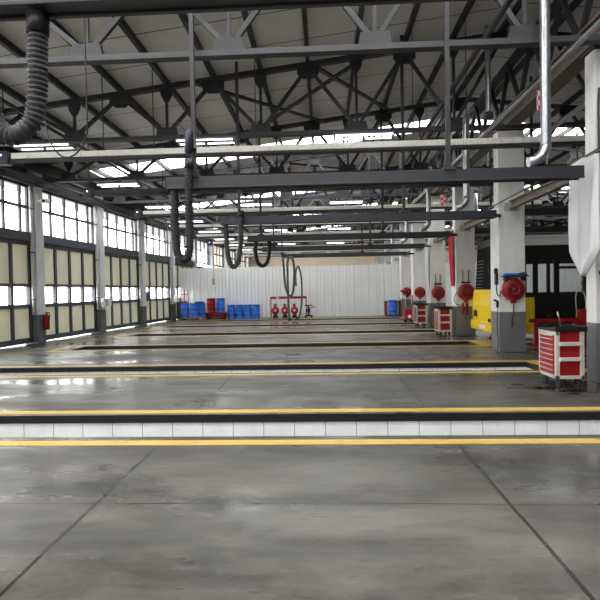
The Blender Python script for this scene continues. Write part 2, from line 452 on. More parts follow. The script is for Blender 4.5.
# ------------------------------------------------------------------ roof
SKY = [-10.5, -6.4, -2.2, 1.8, 5.6] + [18.3 + 8.6 * k for k in range(4)]          # start of each skylight strip; first list is unseen, added to light the front
SW = 1.35
def rz(x): return topz(x) + 0.2
def roof():
    m = MB(); b = m.bm
    ys = [YF - .3]
    for s in SKY: ys += [s, s + SW]
    ys.append(YE + .3)
    xs = [-12.2, -8.6, XC - .5, XC, XC + .5, XR - 3, XR + .4]
    sk = []
    for j in range(len(ys) - 1):
        for i in range(len(xs) - 1):
            hole = j % 2 == 1 and (i == 1 or i == 4 and ys[j] > 10)
            P = [(xs[i], ys[j]), (xs[i + 1], ys[j]), (xs[i + 1], ys[j + 1]), (xs[i], ys[j + 1])]
            if hole: sk.append(P); continue
            lo = [b.verts.new((x, y, rz(x))) for x, y in P]; hi = [b.verts.new((x, y, rz(x) + .1)) for x, y in P]
            b.faces.new(lo); b.faces.new(hi[::-1])
            for q in range(4): b.faces.new((lo[q], lo[(q + 1) % 4], hi[(q + 1) % 4], hi[q]))
    tag(m.build('ceiling', M['roof']), 'low-pitched roof of pale panels seen from below', 'ceiling', kind='structure')
    nl = nr = 0
    for P in sk:
        m = MB(); lo = [m.bm.verts.new((x, y, rz(x) + .04)) for x, y in P]; hi = [m.bm.verts.new((x, y, rz(x) + .06)) for x, y in P]
        m.bm.faces.new(lo); m.bm.faces.new(hi[::-1])
        for q in range(4): m.bm.faces.new((lo[q], lo[(q + 1) % 4], hi[(q + 1) % 4], hi[q]))
        left = P[0][0] < 0
        n = nl if left else nr
        o = m.build(f'window_{20 + nl + nr}', M['skyglass'])
        tag(o, (f'bright roof skylight strip over the {"main hall" if left else "bus hall"}, {ORD[n - (5 if left else 0)]} visible from the camera' if P[0][1] > 10 else f'added unseen roof skylight strip above or behind the camera, {FIRST[n]} from the front wall'), 'skylight', 'roof skylights', 'structure')
        if left: nl += 1
        else: nr += 1
roof()

# trusses -------------------------------------------------------------
BN = [-8.25 + 2.28 * k for k in range(6)]            # bottom nodes
BZ = 5.33
def web(t, y, nodes, x_end_l, x_end_r):
    """members between bottom nodes and top chord, and gusset plates"""
    g = MB()
    for i, x in enumerate(nodes):
        MB().beam((x, y, BZ), (x, y, topz(x)), .06, .05, (0, 1, 0)).build('post', M['steel'], t)
        for s in (-1, 1):
            xt = x + s * 1.14
            if xt < x_end_l + .1 or xt > x_end_r - .1: continue
            MB().beam((x, y, BZ + .05), (xt, y, topz(xt) - .05), .08, .07, (0, 1, 0)).build('diagonal', M['steel_grey'] if s < 0 else M['steel'], t)
        zt = topz(x)
        g.prism([(x - .16, zt - .02), (x + .16, zt - .02), (x + .14, zt - .2), (x + .05, zt - .36), (x - .05, zt - .36), (x - .14, zt - .2)], y - .012, y + .012)
        g.prism([(x - .26, BZ), (x + .26, BZ), (x + .22, BZ + .2), (x - .22, BZ + .2)], y - .05, y + .05)
        xt = x + 1.14
        if xt < x_end_r - .1:
            zt = topz(xt)
            g.prism([(xt - .26, zt + .02), (xt + .26, zt + .02), (xt + .26, zt - .2), (xt + .12, zt - .32), (xt - .12, zt - .32), (xt - .26, zt - .2)], y - .03, y + .03)
    g.build('gusset_plate', M['steel'], t)
for k, y in enumerate([q for q in TY if q > 7]):
    wh = 'at the very top of the view' if k == 0 else f'{FIRST[k - 1]} beyond the nearest pillar'
    xw = W(.1, y)[0]
    t = thing('roof_truss', f'dark steel roof truss over the main hall, {wh}', 'roof truss', (0, 0, 0), 0, 'main hall roof trusses', 'structure')
    MB().beam((xw, y, BZ - .04), (XC, y, BZ - .04), .16, .09).build('bottom_chord', M['steel_grey'], t)
    MB().beam((xw, y, topz(xw)), (XC, y, topz(XC)), .14, .11).build('top_chord', M['steel'], t)
    web(t, y, BN, xw, XC)
    # second hall
    t = thing('roof_truss', f'dark steel roof truss over the bus hall, {wh}', 'roof truss', (0, 0, 0), 0, 'bus hall roof trusses', 'structure')
    MB().beam((XC, y, BZ - .04), (XR, y, BZ - .04), .14, .09).build('bottom_chord', M['steel_grey'], t)
    MB().beam((XC, y, topz(XC)), (XR, y, topz(XR)), .12, .11).build('top_chord', M['steel'], t)
    web(t, y, [6.6 + 2.28 * q for q in range(5)], XC, XR)
# purlins ---------------------------------------------------------------
PUR = [BN[0] + 1.14 * q for q in range(-1, 24)]
PUR = [x for x in PUR if x < XR - .3]
for i, x in enumerate(PUR):
    z = topz(x) + .125
    m = MB(); m.beam((x, YF, z), (x, YE, z), .09, .14)
    tag(m.build('purlin', M['steel']), f'dark roof purlin running the length of the hall, {FIRST[i]} from the door wall', 'purlin', 'roof purlins', 'structure')
# bracing in the roof plane ---------------------------------------------------
BR = [(-2.9, 12.0, 0.2, 16.1, 'left'), (1.0, 12.0, -2.2, 16.1, 'crossing'), (-.1, 12., 2.3, 16.1, 'right'), (-5.6, 20.2, -1.5, 24.3, 'far left'), (-1.5, 20.2, 2.6, 24.3, 'far right')]
for (xa, ya, xb, yb, w) in BR:
    m = MB(); m.beam((xa, ya, topz(xa) - .06), (xb, yb, topz(xb) - .06), .1, .06)
    tag(m.build('roof_brace', M['steel']), f'dark diagonal wind brace under the roof panels, the {w} one', 'roof brace', 'roof wind braces', 'structure')

# ------------------------------------------------------------------ pillars
PILY = [7.95 + 4.1 * k for k in range(-1, 10)]
PW = 0.61
for k, y in enumerate(PILY):
    if k == 0: continue
    x = pilx(y)
    t = thing('pillar', f'white concrete pillar with grey foot, {FIRST[k - 1]} in the visible row from the camera', 'pillar', (x, y, 0), 0, 'pillar row', 'structure')
    if k == 1: t.location = (x + .17, y + .1, 0)
    MB().bx(0, PW, 0, .3 if k == 1 else .6, 0, 3.46).build('lower_shaft', M['pillar'], t, 0.012)
    MB().bx(0, PW, 0, .3 if k == 1 else .32, 3.46, 5.22).build('upper_shaft', M['pillar'], t, 0.012)
    MB().bx(-.02, PW + .02, -.04, .36, 5.22, 5.3).build('head_plate', M['steel'], t)
    MB().bx(.14, .48, -.02, 0, 3.33, 3.52).build('bracket_plate', M['plaster'], t)
# longitudinal girder over the pillars
xg = 4.45
t = thing('longitudinal_girder', 'long brown lattice girder resting on the pillar tops', 'girder', (0, 0, 0), 0, None, 'structure')
m = MB()
for y0, y1 in ((YF, YE),):
    a, b = pilx(y0) + .3, pilx(y1) + .3
    m.beam((a, y0, 5.33), (b, y1, 5.33), .34, .06); m.beam((a, y0, 5.5), (b, y1, 5.5), .06, .3); m.beam((a, y0, 5.66), (b, y1, 5.66), .34, .05)
m.build('lower_beam', M['brown'], t)
MB().beam((pilx(YF) + .42, YF, 6.9), (pilx(YE) + .42, YE, 6.9), .16, .16).build('top_chord', M['steel'], t)
m = MB(); yy = YF
while yy < YE - 1.4:
    X = pilx(yy) + .36
    m.beam((X, yy, 5.68), (X, yy + .68, 6.85), .09, .07); m.beam((X, yy + .68, 6.85), (X, yy + 1.36, 5.68), .09, .07); yy += 1.366
m.build('lattice', M['steel'], t)
# beams between the pillars at half height
for k in range(1, len(PILY) - 1):
    ya, yb = PILY[k] + .6, PILY[k + 1]
    if yb > 29: break
    x = pilx(yb) + .31
    m = MB(); m.beam((x, ya, 3.40), (x, yb - .02, 3.40), .13, .03); m.beam((x, ya, 3.48), (x, yb - .02, 3.48), .025, .14); m.beam((x, ya, 3.555), (x, yb - .02, 3.555), .13, .03)
    tag(m.build('tie_beam', M['brown']), f'brown steel tie beam between the {FIRST[k - 1]} and {FIRST[k]} visible pillars', 'tie beam', 'tie beams between the pillars', 'structure')

# ------------------------------------------------------------------ exhaust rails, hangers, ducts and hoses
RAILY = [3.4, 7.6, 11.7, 15.8, 19.9, 24.0]
for k, y in enumerate(RAILY):
    zr = 3.5 if k == 0 else 3.12
    t = thing('exhaust_rail', ('high grey exhaust rail at the very top of the view, carrying the thick hose' if k == 0 else f'long grey exhaust extraction rail hanging across the bay, {ORD[k - 1]} of the low ones'), 'exhaust rail', (0, y, zr), 0, 'exhaust extraction rails')
    x0 = -2.35 if k != 5 else -1.95
    m = MB(); x1 = 3.84 if k == 1 else 3.98
    m.bx(x0, x1, -.09, .09, .02, .18); m.bx(x0, x1, -.1, -.06, 0, .03); m.bx(x0, x1, .06, .1, 0, .03)
    m.build('rail_channel', M['rail'], t, 0.006)
    MB().bx(x0 - .012, x0, -.1, .1, 0, .185).build('end_cap', M['steel'], t)
    for x in (-1.93, 1.9):
        yt = min(TY, key=lambda q: abs(q - y))
        MB().beam((x, 0, .18), (x, 0, topz(x) - zr + .19), .065, .065).build('hanger_post', M['steel'], t)
        MB().bx(x - .09, x + .09, -.12, .12, .17, .22).build('hanger_clamp', M['steel'], t)
    if k > 1:
        MB().beam((3.93, .08, .1), (pilx(PILY[k]) + .04, PILY[k] - y - .004, .1), .05, .07).build('wall_bracket', M['steel'], t)
    # duct feeding the rail
    if k == 0: continue
    xd = 3.33
    t = thing('extraction_duct', f'silver spiral duct rising from the {ORD[k - 1]} low exhaust rail', 'duct', (xd, y, zr + .18), 0, 'silver extraction ducts')
    ht = 3.4 if k == 1 else 2.1 if k == 2 else 1.9
    pts = [(0, 0, 0.3 + q * .06) for q in range(int((ht - .3) / .06))]
    MB().tube(pts, lambda i: .074 if i % 2 else .07, 16).build('riser', M['galv'], t)
    b = MB(); b.tube([(0, .0, .34), (-.01, .0, .26), (-.06, 0, .17), (-.14, 0, .105), (-.26, 0, .085)], .078, 16).build('elbow', M['galv'], t)
    if k in (2, 3): MB().tube([(0, 0, ht - .08), (.03, .05, ht + .03), (.1, .2, ht + .1), (.14, .6, ht + .1)], .078, 16).build('top_bend', M['galv'], t)

def ribhose(P, r0, name='corrugated_hose', mat='hose', step=.0085, amp=.14, seg=12):
    pts = catmull(P, step)
    return MB().tube(pts, lambda i: r0 * (1.12, 1.1, .86, .84)[i % 4], seg)
def hose_thing(label, P, rr, mat, loc, coll=True):
    t = thing('hanging_exhaust_hose', label, 'exhaust hose', loc, 0, 'hanging exhaust hoses')
    ribhose(P, rr).build('corrugated_tube', M[mat], t)
    if coll:
        MB().tube([Vector(P[-1]) + (Vector(P[-1]) - Vector(P[-2])).normalized() * q for q in (-.14, -.002)], rr * 1.2, 14).build('end_collar', M['black'], t)
    return t
hose_thing('thick dark corrugated hose looped low at the upper left corner of the hall', [(-2.33, 0, .54), (-2.30, 0, .3), (-2.29, 0, 0), (-2.25, 0, -.2), (-2.13, 0, -.29), (-1.99, 0, -.2), (-1.95, 0, 0), (-1.94, 0, .3), (-1.93, 0, .54)], .062, 'hose', (0, 3.4, 2.95))
hose_thing('black corrugated hose in a long narrow loop at the end of the nearest low rail', [(-2.24, -.0, .0), (-2.25, 0, -.3), (-2.24, -.02, -.7), (-2.21, -.03, -.95), (-2.12, -.04, -1.06), (-2.03, -.05, -.95), (-2.0, -.1, -.6), (-1.98, -.18, -.2), (-1.97, -.2, .1), (-1.95, -.2, .42)], .062, 'hose_black', (0, 7.6, 3.11))
hose_thing('grey corrugated hose in a pointed loop at the end of the second low rail', [(-2.26, 0, .0), (-2.25, 0, -.3), (-2.22, -.02, -.7), (-2.15, -.03, -.93), (-2.06, -.04, -.97), (-1.97, -.05, -.85), (-1.9, -.1, -.5), (-1.87, -.2, -.15), (-1.85, -.21, .3)], .06, 'hose', (0, 11.7, 3.11))
hose_thing('short round loop of grey hose at the end of the third low rail', [(-2.1, 0, 0), (-2.12, 0, -.3), (-2.06, 0, -.62), (-1.92, 0, -.76), (-1.76, 0, -.66), (-1.68, 0, -.35), (-1.68, 0, 0)], .062, 'hose_black', (0, 15.8, 3.11))
hose_thing('olive hose hanging in a tall loop before the red hose reels, end on the floor', [(-1.9, 0, 0), (-1.86, 0, -.5), (-1.82, 0, -1.2), (-1.7, 0, -1.7), (-1.56, 0, -1.8), (-1.44, 0, -1.6), (-1.38, 0, -1.0), (-1.36, -.05, -.5), (-1.42, -.19, -.06), (-1.55, -.22, .03), (-1.66, -.2, -.15), (-1.68, -.16, -.8), (-1.67, -.12, -1.6), (-1.66, -.12, -2.4), (-1.62, -.12, -3.0)], .058, 'hose_green', (0, 24.0, 3.1))
hose_thing('slim olive hose hanging straight down right of the tall hose loop', [(-1.32, 0, -1.35), (-1.34, 0, -.8), (-1.26, 0, -.42), (-1.16, 0, -.42), (-1.06, 0, -.9), (-1.04, 0, -1.6), (-1.08, 0, -2.3), (-1.2, 0, -2.85), (-1.34, 0, -2.98)], .045, 'hose_green', (0, 24.6, 3.1))
# balancer on the second rail's hanger
t = thing('hose_balancer', 'dark blue hose balancer drum clamped to a hanger post', 'hose balancer', (-1.97, 7.42, 3.62), 0)
MB().lathe([(.03, 0), (.06, .02), (.062, .3), (.05, .34), (.03, .36)], rot=Matrix.Rotation(.06, 3, 'Y')).build('drum', M['balancer'], t)
MB().beam((0, .02, .3), (-.15, 0, .46), .025, .025).build('lever', M['black'], t)
MB().bx(-.02, .09, .02, .145, .1, .24).build('clamp', M['balancer'], t)
# boom of rails in the second hall
for k, (y, z, x0, x1) in enumerate([(14.6, 3.55, 5.1, 12.), (18.7, 3.5, 5.3, 12.)]):
    t = thing('exhaust_rail', f'grey exhaust rail in the bus hall, {["above the bus", "behind the bus"][k]}', 'exhaust rail', (0, y, z), 0, 'bus hall exhaust rails')
    MB().bx(x0, x1, -.1, .1, 0, .2).build('rail_channel', M['rail'], t)
    for x in (x0 + .9, x0 + 4): MB().beam((x, 0, .2), (x, 0, topz(x) - z + .19), .06, .06).build('hanger_post', M['steel'], t)
    t = thing('extraction_duct', f'short silver duct dropping to the bus hall rail, {["above the bus", "behind the bus"][k]}', 'duct', (x0 + .35, y, z + .292), 0, 'bus hall extraction ducts')
    MB().tube([(0, 0, 1.2), (0, 0, .35), (.03, 0, .15), (.14, 0, .03), (.25, 0, 0)], .085, 14).build('riser', M['galv'], t)

# ------------------------------------------------------------------ cable trays with fluorescent lamps
TRY = [11.0 + 4.1 * k for k in range(9)]
for k, y in enumerate(TRY):
    t = thing('cable_tray', f'{"dark grey" if k == 1 else "pale rust-streaked"} cable tray slung below the trusses, {ORD[k]} from the camera', 'cable tray', (0, y, 4.60), 0, 'cable trays')
    x0 = -6.9; x1 = 8.2
    m = MB(); m.bx(x0, x1, -.1, .1, 0, .13); m.build('trough', M['steel_grey'] if k == 1 else M['tray'], t, 0.01)
    m = MB(); m.bx(x0, x1, -.12, .12, -.05, -.005); m.build('carrier', M['steel'], t)
    for x in (-4.83, -3.69, -1.41, 2.01, 3.15, 6.57): MB().beam((x, 0, .13), (x, 0, topz(x) - 4.53), .018, .018).build('hanger_rod', M['steel'], t)
    if k > 5: continue
    bx = thing('junction_box', f'small dark box hanging at the left end of the {ORD[k]} cable tray', 'junction box', (-7.11, y, 4.49), 0, 'boxes at the tray ends')
    MB().bx(-.13, .13, -.1, .1, 0, .3).build('housing', M['balancer'], bx, 0.01)
    MB().lathe([(.0, 0), (.02, .005), (.02, .012), (.0, .02)], (-.02, -.1, .2), RX90, 10).build('pilot_light', M['led'], bx)
    MB().bx(.13, .208, -.04, .04, .09, .17).build('bracket', M['steel'], bx)
    MB().beam((0, 0, .3), (0, 0, topz(-7.11) - 4.43), .02, .02).build('hanger_rod', M['steel'], bx)
lamp0 = None
for k, y in enumerate(TRY):
    for j, x in enumerate((-6.17, -2.52, 0.94)):
        lab = f'lit twin-tube fluorescent lamp above the {ORD[k]} cable tray, {["left", "middle", "right"][j]} of its three'
        if lamp0 is None:
            lamp0 = thing('fluorescent_lamp', lab, 'lamp', (x, y, 4.77), 0, 'fluorescent lamps over the trays')
            MB().bx(-.66, .66, -.045, .045, .15, .2).build('housing', M['grey_box'], lamp0, 0.006)
            for yy in (-.14, .14):
                m = MB(); m.tube([(-.62, yy, .1), (.62, yy, .1)], .017, 10); m.build('tube', M['tube'], lamp0)
            for s in (-.635, .635): MB().bx(s - .02, s + .02, -.16, .16, .07, .16).build('lamp_holder', M['grey_box'], lamp0)
            MB().bx(-.03, .03, -.02, .02, -.038, .15).build('stem', M['steel'], lamp0)
        else:
            dup(lamp0, (x, y, 4.77), lab)

for (x, y, z, lab) in ((3.86, 11.75, 5.52, 'left of the pillar girder'), (4.86, 11.4, 6.05, 'right of the pillar girder')):
    t = thing('vent_pipe', f'silver vent pipe dropping from the roof {lab}', 'vent pipe', (x, y, z), 0, 'silver roof vent pipes')
    MB().tube([(0, 0, .02 + .06 * q) for q in range(int((rz(x) - z) / .06))], lambda i: .066 if i % 2 else .062, 14).build('riser', M['galv'], t)
    MB().bx(-.09, .09, -.09, .09, -.12, .03).build('damper_box', M['steel_grey'], t, .01)
# hanging cable with a slack loop near the upper left
m = MB(); m.tube(catmull([(-2.17, 4.6, 6.85), (-2.17, 4.6, 3.75), (-2.17, 4.6, 3.2), (-2.19, 4.6, 3.0), (-2.29, 4.6, 2.86), (-2.41, 4.6, 2.84), (-2.52, 4.6, 2.97), (-2.57, 4.6, 3.2), (-2.57, 4.6, 3.75), (-2.57, 4.6, 6.8)], .05), .008, 6)
tag(m.build('hanging_cable', M['black']), 'thin black cable hanging in a slack loop at upper left', 'cable')
# pull-cord control hanging before the partition
t = thing('pendant_switch', 'small yellow-brown pendant switch dangling before the partition', 'switch', (-4.85, 22.0, 2.0), 0)
MB().tube([(0, 0, .14), (0, 0, 4.35)], .01, 6).build('cord', M['black'], t)
MB().bx(-.05, .05, -.04, .04, -.12, .14).build('handset', M['wood'], t, 0.01)

# ------------------------------------------------------------------ lattice clutter: service pipes along the hall
for i, (x, z, rr, mt, lab) in enumerate([(2.72, 5.62, .05, 'steel', 'dark pipe run under the roof left of the pillar girder'), (3.75, 5.05, .04, 'galv', 'thin silver pipe run beside the pillar girder'), (5.35, 5.2, .06, 'galv', 'silver pipe run beyond the pillar tops'), (-6.4, 5.5, .04, 'steel', 'dark pipe run near the door wall eaves')]):
    m = MB(); m.tube([(x, y, z) for y in (YF + .2, 10, 25, 40, YE - .1)], rr, 8)
    tag(m.build('service_pipe', M[mt]), lab, 'pipe', 'service pipes under the roof')

# ------------------------------------------------------------------ pillar equipment
def reel(label, y, z):
    x = pilx(y) + .30
    t = thing('hose_reel', label, 'hose reel', (x, y, z), 0, 'red hose reels on the pillars')
    MB().lathe([(.05, 0.0), (.235, 0.01), (.26, .03), (.262, .09), (.25, .11), (.1, .12), (.06, .1)], (0, -.01, 0), RX90, 36).build('housing', M['red'], t)
    MB().lathe([(.1, .12), (.1, .135), (.17, .135), (.175, .118)], (0, -.01, 0), RX90, 30).build('face_ring', M['dark_red'], t)
    MB().lathe([(.0, .1), (.05, .11), (.055, .15), (.03, .17), (.0, .172)], (0, -.01, 0), RX90, 18).build('hub', M['dark_red'], t)
    MB().bx(-.06, .06, -.1, -.02, -.32, -.25).build('hose_guide', M['dark_red'], t, 0.01)
    MB().tube(catmull([(0, -.08, -.3), (-.005, -.085, -.5), (-.03, -.085, -.75), (-.04, -.08, -.88)], .05), .013, 8).build('hose_tail', M['black'], t)
    return t
for k in range(2, 7):
    y = PILY[k]
    reel(f'round red hose reel mounted on the {FIRST[k - 1]} visible pillar from the camera', y, {2: 1.48, 3: 1.4}.get(k, 1.36))
# shelf over the first reel
y = PILY[2]; x = pilx(y)
t = thing('pillar_shelf', 'small black wall shelf on the white pillar above the large red reel', 'shelf', (x + .3, y, 1.78), 0)
MB().bx(-.26, .32, -.2, -.005, 0, .025).build('board', M['black'], t)
MB().bx(-.2, -.16, -.18, -.005, -.1, 0).build('bracket', M['black'], t); MB().bx(.2, .24, -.18, -.005, -.1, 0).build('bracket', M['black'], t)
tag(MB().bx(x + .06, x + .4, y - .16, y - .06, 1.807, 1.86).build('tool_case', M['blue'], None, .008), 'flat blue tool case lying on the pillar shelf', 'tool case')
t = thing('rag', 'crumpled dark grey cloth lying at the right end of the pillar shelf', 'rag', (x + .5, y - .1, 1.806), 0)
m = MB(); bmesh.ops.create_icosphere(m.bm, subdivisions=3, radius=.1)
for v in m.bm.verts:
    v.co.z = max(0, v.co.z) * .7; v.co *= 1 + .25 * math.sin(v.co.x * 60) * math.cos(v.co.y * 50)
m.build('folds', M['rubber'], t)
# valve cluster with a cable on the pillar's left face
t = thing('air_valve', 'black air valve cluster with looping hose on the left edge of the second visible pillar', 'air valve', (x, y + .1, 1.6), 0)
MB().bx(-.06, -.005, -.06, .06, 0, .28).build('body', M['black'], t, .008)
MB().lathe([(.03, 0), (.045, .03), (.045, .1), (.02, .14)], (-.05, -.02, .26), None, 14).build('filter_bowl', M['rubber'], t)
MB().tube(catmull([(-.05, -.05, .02), (-.06, -.12, -.2), (-.02, -.18, -.28), (.0, -.18, -.22), (.015, -.17, -.14)], .03), .014, 8).build('hose', M['black'], t)
t = thing('spray_gun', 'black spray gun hanging on the left edge of the white pillar, below the valve', 'spray gun', (x, y + .06, 1.05), 0)
MB().bx(-.05, -.002, -.03, .03, 0, .17).build('handle', M['black'], t, .008); MB().beam((-.03, 0, .15), (-.12, -.05, .19), .04, .04).build('nozzle', M['black'], t)
m = MB(); m.tube(catmull([(x - .03, y + .05, 1.03), (x - .05, y + .02, .6), (x - .04, y - .02, .2), (x - .1, y - .12, .06), (x - .16, y - .3, .015), (x - .2, y - .45, .012)], .04), .009, 8)
tag(m.build('air_hose', M['rubber']), 'thin grey air hose trailing from the white pillar to the floor', 'hose')
# red jaw tool and rods on the next pillar
y = PILY[3]; x = pilx(y)
t = thing('jack_clamp', 'red two-jawed clamp hanging below the reel on the third visible pillar', 'clamp', (x + .28, y, 0.98), 0)
MB().bx(-.1, -.04, -.05, -.003, -.3, .08).build('jaw', M['red'], t, .008); MB().bx(.04, .1, -.05, -.003, -.3, .08).build('jaw', M['red'], t, .008)
MB().bx(-.1, .1, -.05, -.003, -.16, -.08).build('crosshead', M['dark_red'], t, .008)
for k, w in ((3, 'beside the red banner'), (4, 'behind the middle tool cart')):
    y = PILY[k]; x = pilx(y)
    t = thing('fork_hanger', f'two upright rods above the red reel on the pillar {w}', 'hanger', (x + .3, y, 1.68), 0, 'rod hangers on the pillars')
    MB().bx(-.14, .14, -.05, -.003, 0, .05).build('bracket', M['black'], t)
    for s in (-.09, .09): MB().tube([(s, -.03, .04), (s, -.03, .42)], .014, 8).build('rod', M['steel_grey'], t)
m = MB(); y = PILY[3]; x = pilx(y); m.tube(catmull([(x + .015, y - .06, 1.42), (x - .06, y - .06, 1.2), (x + .0, y - .06, 1.02), (x + .2, y - .05, .98)], .04), .012, 8)
tag(m.build('air_hose', M['black']), 'black hose curling from the reel on the pillar beside the red banner', 'hose')

# cloth banners hung beside the pillars --------------------------------------
def cloth(name, label, mat, prof, x, thick=.012, wave=.03):
    """prof: list of (z, y0, y1) rows from the top down; the cloth hangs in a plane facing the hall."""
    m = MB(); b = m.bm; n = 22; A = []; B = []
    for (z, y0, y1) in prof:
        ra, rb = [], []
        for i in range(n + 1):
            t = i / n; yy = y0 + (y1 - y0) * t
            f = wave * math.sin(t * 15 + z * .8) * (0.3 + .7 * min(1, (prof[0][0] - z) / 1.0)) + .02 * math.sin(t * 5 + z * 2)
            ra.append(b.verts.new((x + f, yy, z + .03 * math.sin(t * 3)))); rb.append(b.verts.new((x + f + thick, yy, z + .03 * math.sin(t * 3))))
        A.append(ra); B.append(rb)
    for j in range(len(prof) - 1):
        for i in range(n):
            f = b.faces.new((A[j][i], A[j][i + 1], A[j + 1][i + 1], A[j + 1][i])); f.smooth = True
            f = b.faces.new((B[j][i + 1], B[j][i], B[j + 1][i], B[j + 1][i + 1])); f.smooth = True
    for j in range(len(prof) - 1):
        b.faces.new((A[j][0], A[j + 1][0], B[j + 1][0], B[j][0])); b.faces.new((A[j][n], B[j][n], B[j + 1][n], A[j + 1][n]))
    for i in range(n):
        b.faces.new((A[0][i], B[0][i], B[0][i + 1], A[0][i + 1])); b.faces.new((A[-1][i + 1], B[-1][i + 1], B[-1][i], A[-1][i]))
    return m
def rows(z0, z1, fn, n=26): return [(z0 + (z1 - z0) * i / n, *fn(i / n)) for i in range(n + 1)]
xb = 3.98
t = thing('hanging_cloth', 'large white cloth hanging to a knotted point beside the nearest pillar', 'cloth', (0, 0, 0), 0)
def shape(t):
    if t < .78: return (7.42 - .02 * t, 8.18 + .06 * t / .78)
    q = (t - .78) / .22
    return (7.40 + .43 * q, 8.24 - .33 * q)
cloth('c', '', None, rows(3.45, 1.68, shape), xb).build('sheet', M['cloth'], t)
MB().tube(catmull([(xb, 7.87, 1.72), (xb - .01, 7.86, 1.62), (xb + .01, 7.89, 1.52), (xb, 7.87, 1.42)], .03), lambda i: .014 + .005 * math.sin(i * 1.9), 8).build('knotted_tail', M['hose'], t)
MB().tube([(xb + .01, 7.36, 3.48), (xb + .01, 8.28, 3.5)], .014, 8).build('top_pole', M['brown'], t)
y = PILY[3]; xx = pilx(y) - .06
t = thing('hanging_cloth', 'narrow red cloth banner hanging on the left side of the third visible pillar', 'cloth', (0, 0, 0), 0)
cloth('c', '', None, rows(3.35, 1.6, lambda t: (y + .06, y + .5 - .05 * t)), xx, .012, .015).build('sheet', M['cloth_red'], t)
MB().tube([(xx, y + .03, 3.37), (xx, y + .5, 3.37)], .014, 8).build('top_pole', M['brown'], t)
y = PILY[4]; xx = pilx(y) - .06
t = thing('hanging_cloth', 'narrow white cloth hanging on the left side of the pillar behind the middle tool cart', 'cloth', (0, 0, 0), 0)
cloth('c', '', None, rows(3.3, 1.2, lambda t: (y + .06, y + .56 - .15 * t)), xx, .012, .03).build('sheet', M['cloth'], t)
MB().tube([(xx, y + .03, 3.32), (xx, y + .58, 3.32)], .014, 8).build('top_pole', M['brown'], t)
m = MB(); m.tube([(pilx(8) - .02, 7.3, 3.56), (pilx(10) - .02, 10, 3.52), (pilx(12) - .02, 12.7, 3.50)], .014, 6)
tag(m.build('steel_cable', M['black']), 'thin dark steel cable strung between the first two visible pillars', 'cable')
# conduit and hoses on the nearest pillar
y = PILY[1] + .1; x = pilx(y) + .17
t = thing('conduit', 'dark conduit elbowing down the front of the nearest white pillar', 'conduit', (0, 0, 0), 0)
MB().tube(catmull([(x + .62, y - .03, 4.86), (x + .3, y - .03, 4.72), (x + .08, y - .03, 4.6), (x + .04, y - .03, 4.5), (x + .04, y - .03, 3.6)], .05), .016, 8).build('pipe', M['steel_grey'], t)
MB().bx(x, x + .09, y - .06, y - .002, 3.5, 3.62).build('box', M['black'], t)
t = thing('hose_bundle', 'black hoses coiled on a hook at the nearest white pillar', 'hose', (x + .1, y, 1.6), 0)
m = MB()
for q in range(3):
    m.tube(catmull([(-.03 + .02 * q, -.04 - .03 * q, .15), (.06 + .02 * q, -.05 - .03 * q, -.1), (.1, -.05 - .03 * q, -.45 + .06 * q), (.17, -.05 - .03 * q, -.52 + .06 * q), (.22, -.05 - .03 * q, -.35), (.2, -.05 - .03 * q, .1)], .04), .014, 8)
m.build('coils', M['black'], t); MB().bx(-.06, .24, -.14, -.003, .12, .17).build('hook', M['steel'], t)

# red-and-white marker flags hung from the structure
def checker(name):
    n = NT(name); co = n.new('ShaderNodeTexCoord'); c = n.new('ShaderNodeTexChecker'); c.inputs['Scale'].default_value = 12
    c.inputs['Color1'].default_value = (*s2l((205, 70, 90)), 1); c.inputs['Color2'].default_value = (*s2l((235, 225, 225)), 1)
    n.l.new(co.outputs['Object'], c.inputs['Vector']); n.l.new(c.outputs[0], n.b.inputs['Base Color']); n.b.inputs['Roughness'].default_value = .7
    return n.m
M['check'] = checker('red_white_check')
for (loc, lab) in (((4.05, 16.9, 4.55), 'red and white checked marker plate hanging above the third visible pillar'), ((3.98, 9.2, 4.95), 'red and white checked marker plate hanging near the silver duct')):
    t = thing('marker_plate', lab, 'marker plate', loc, 0, 'checked marker plates')
    MB().bx(-.1, .1, -.01, .01, -.25, .1).build('plate', M['check'], t); MB().beam((0, 0, .1), (0, 0, 7.55 - loc[2]), .015, .015).build('hanger', M['steel'], t)

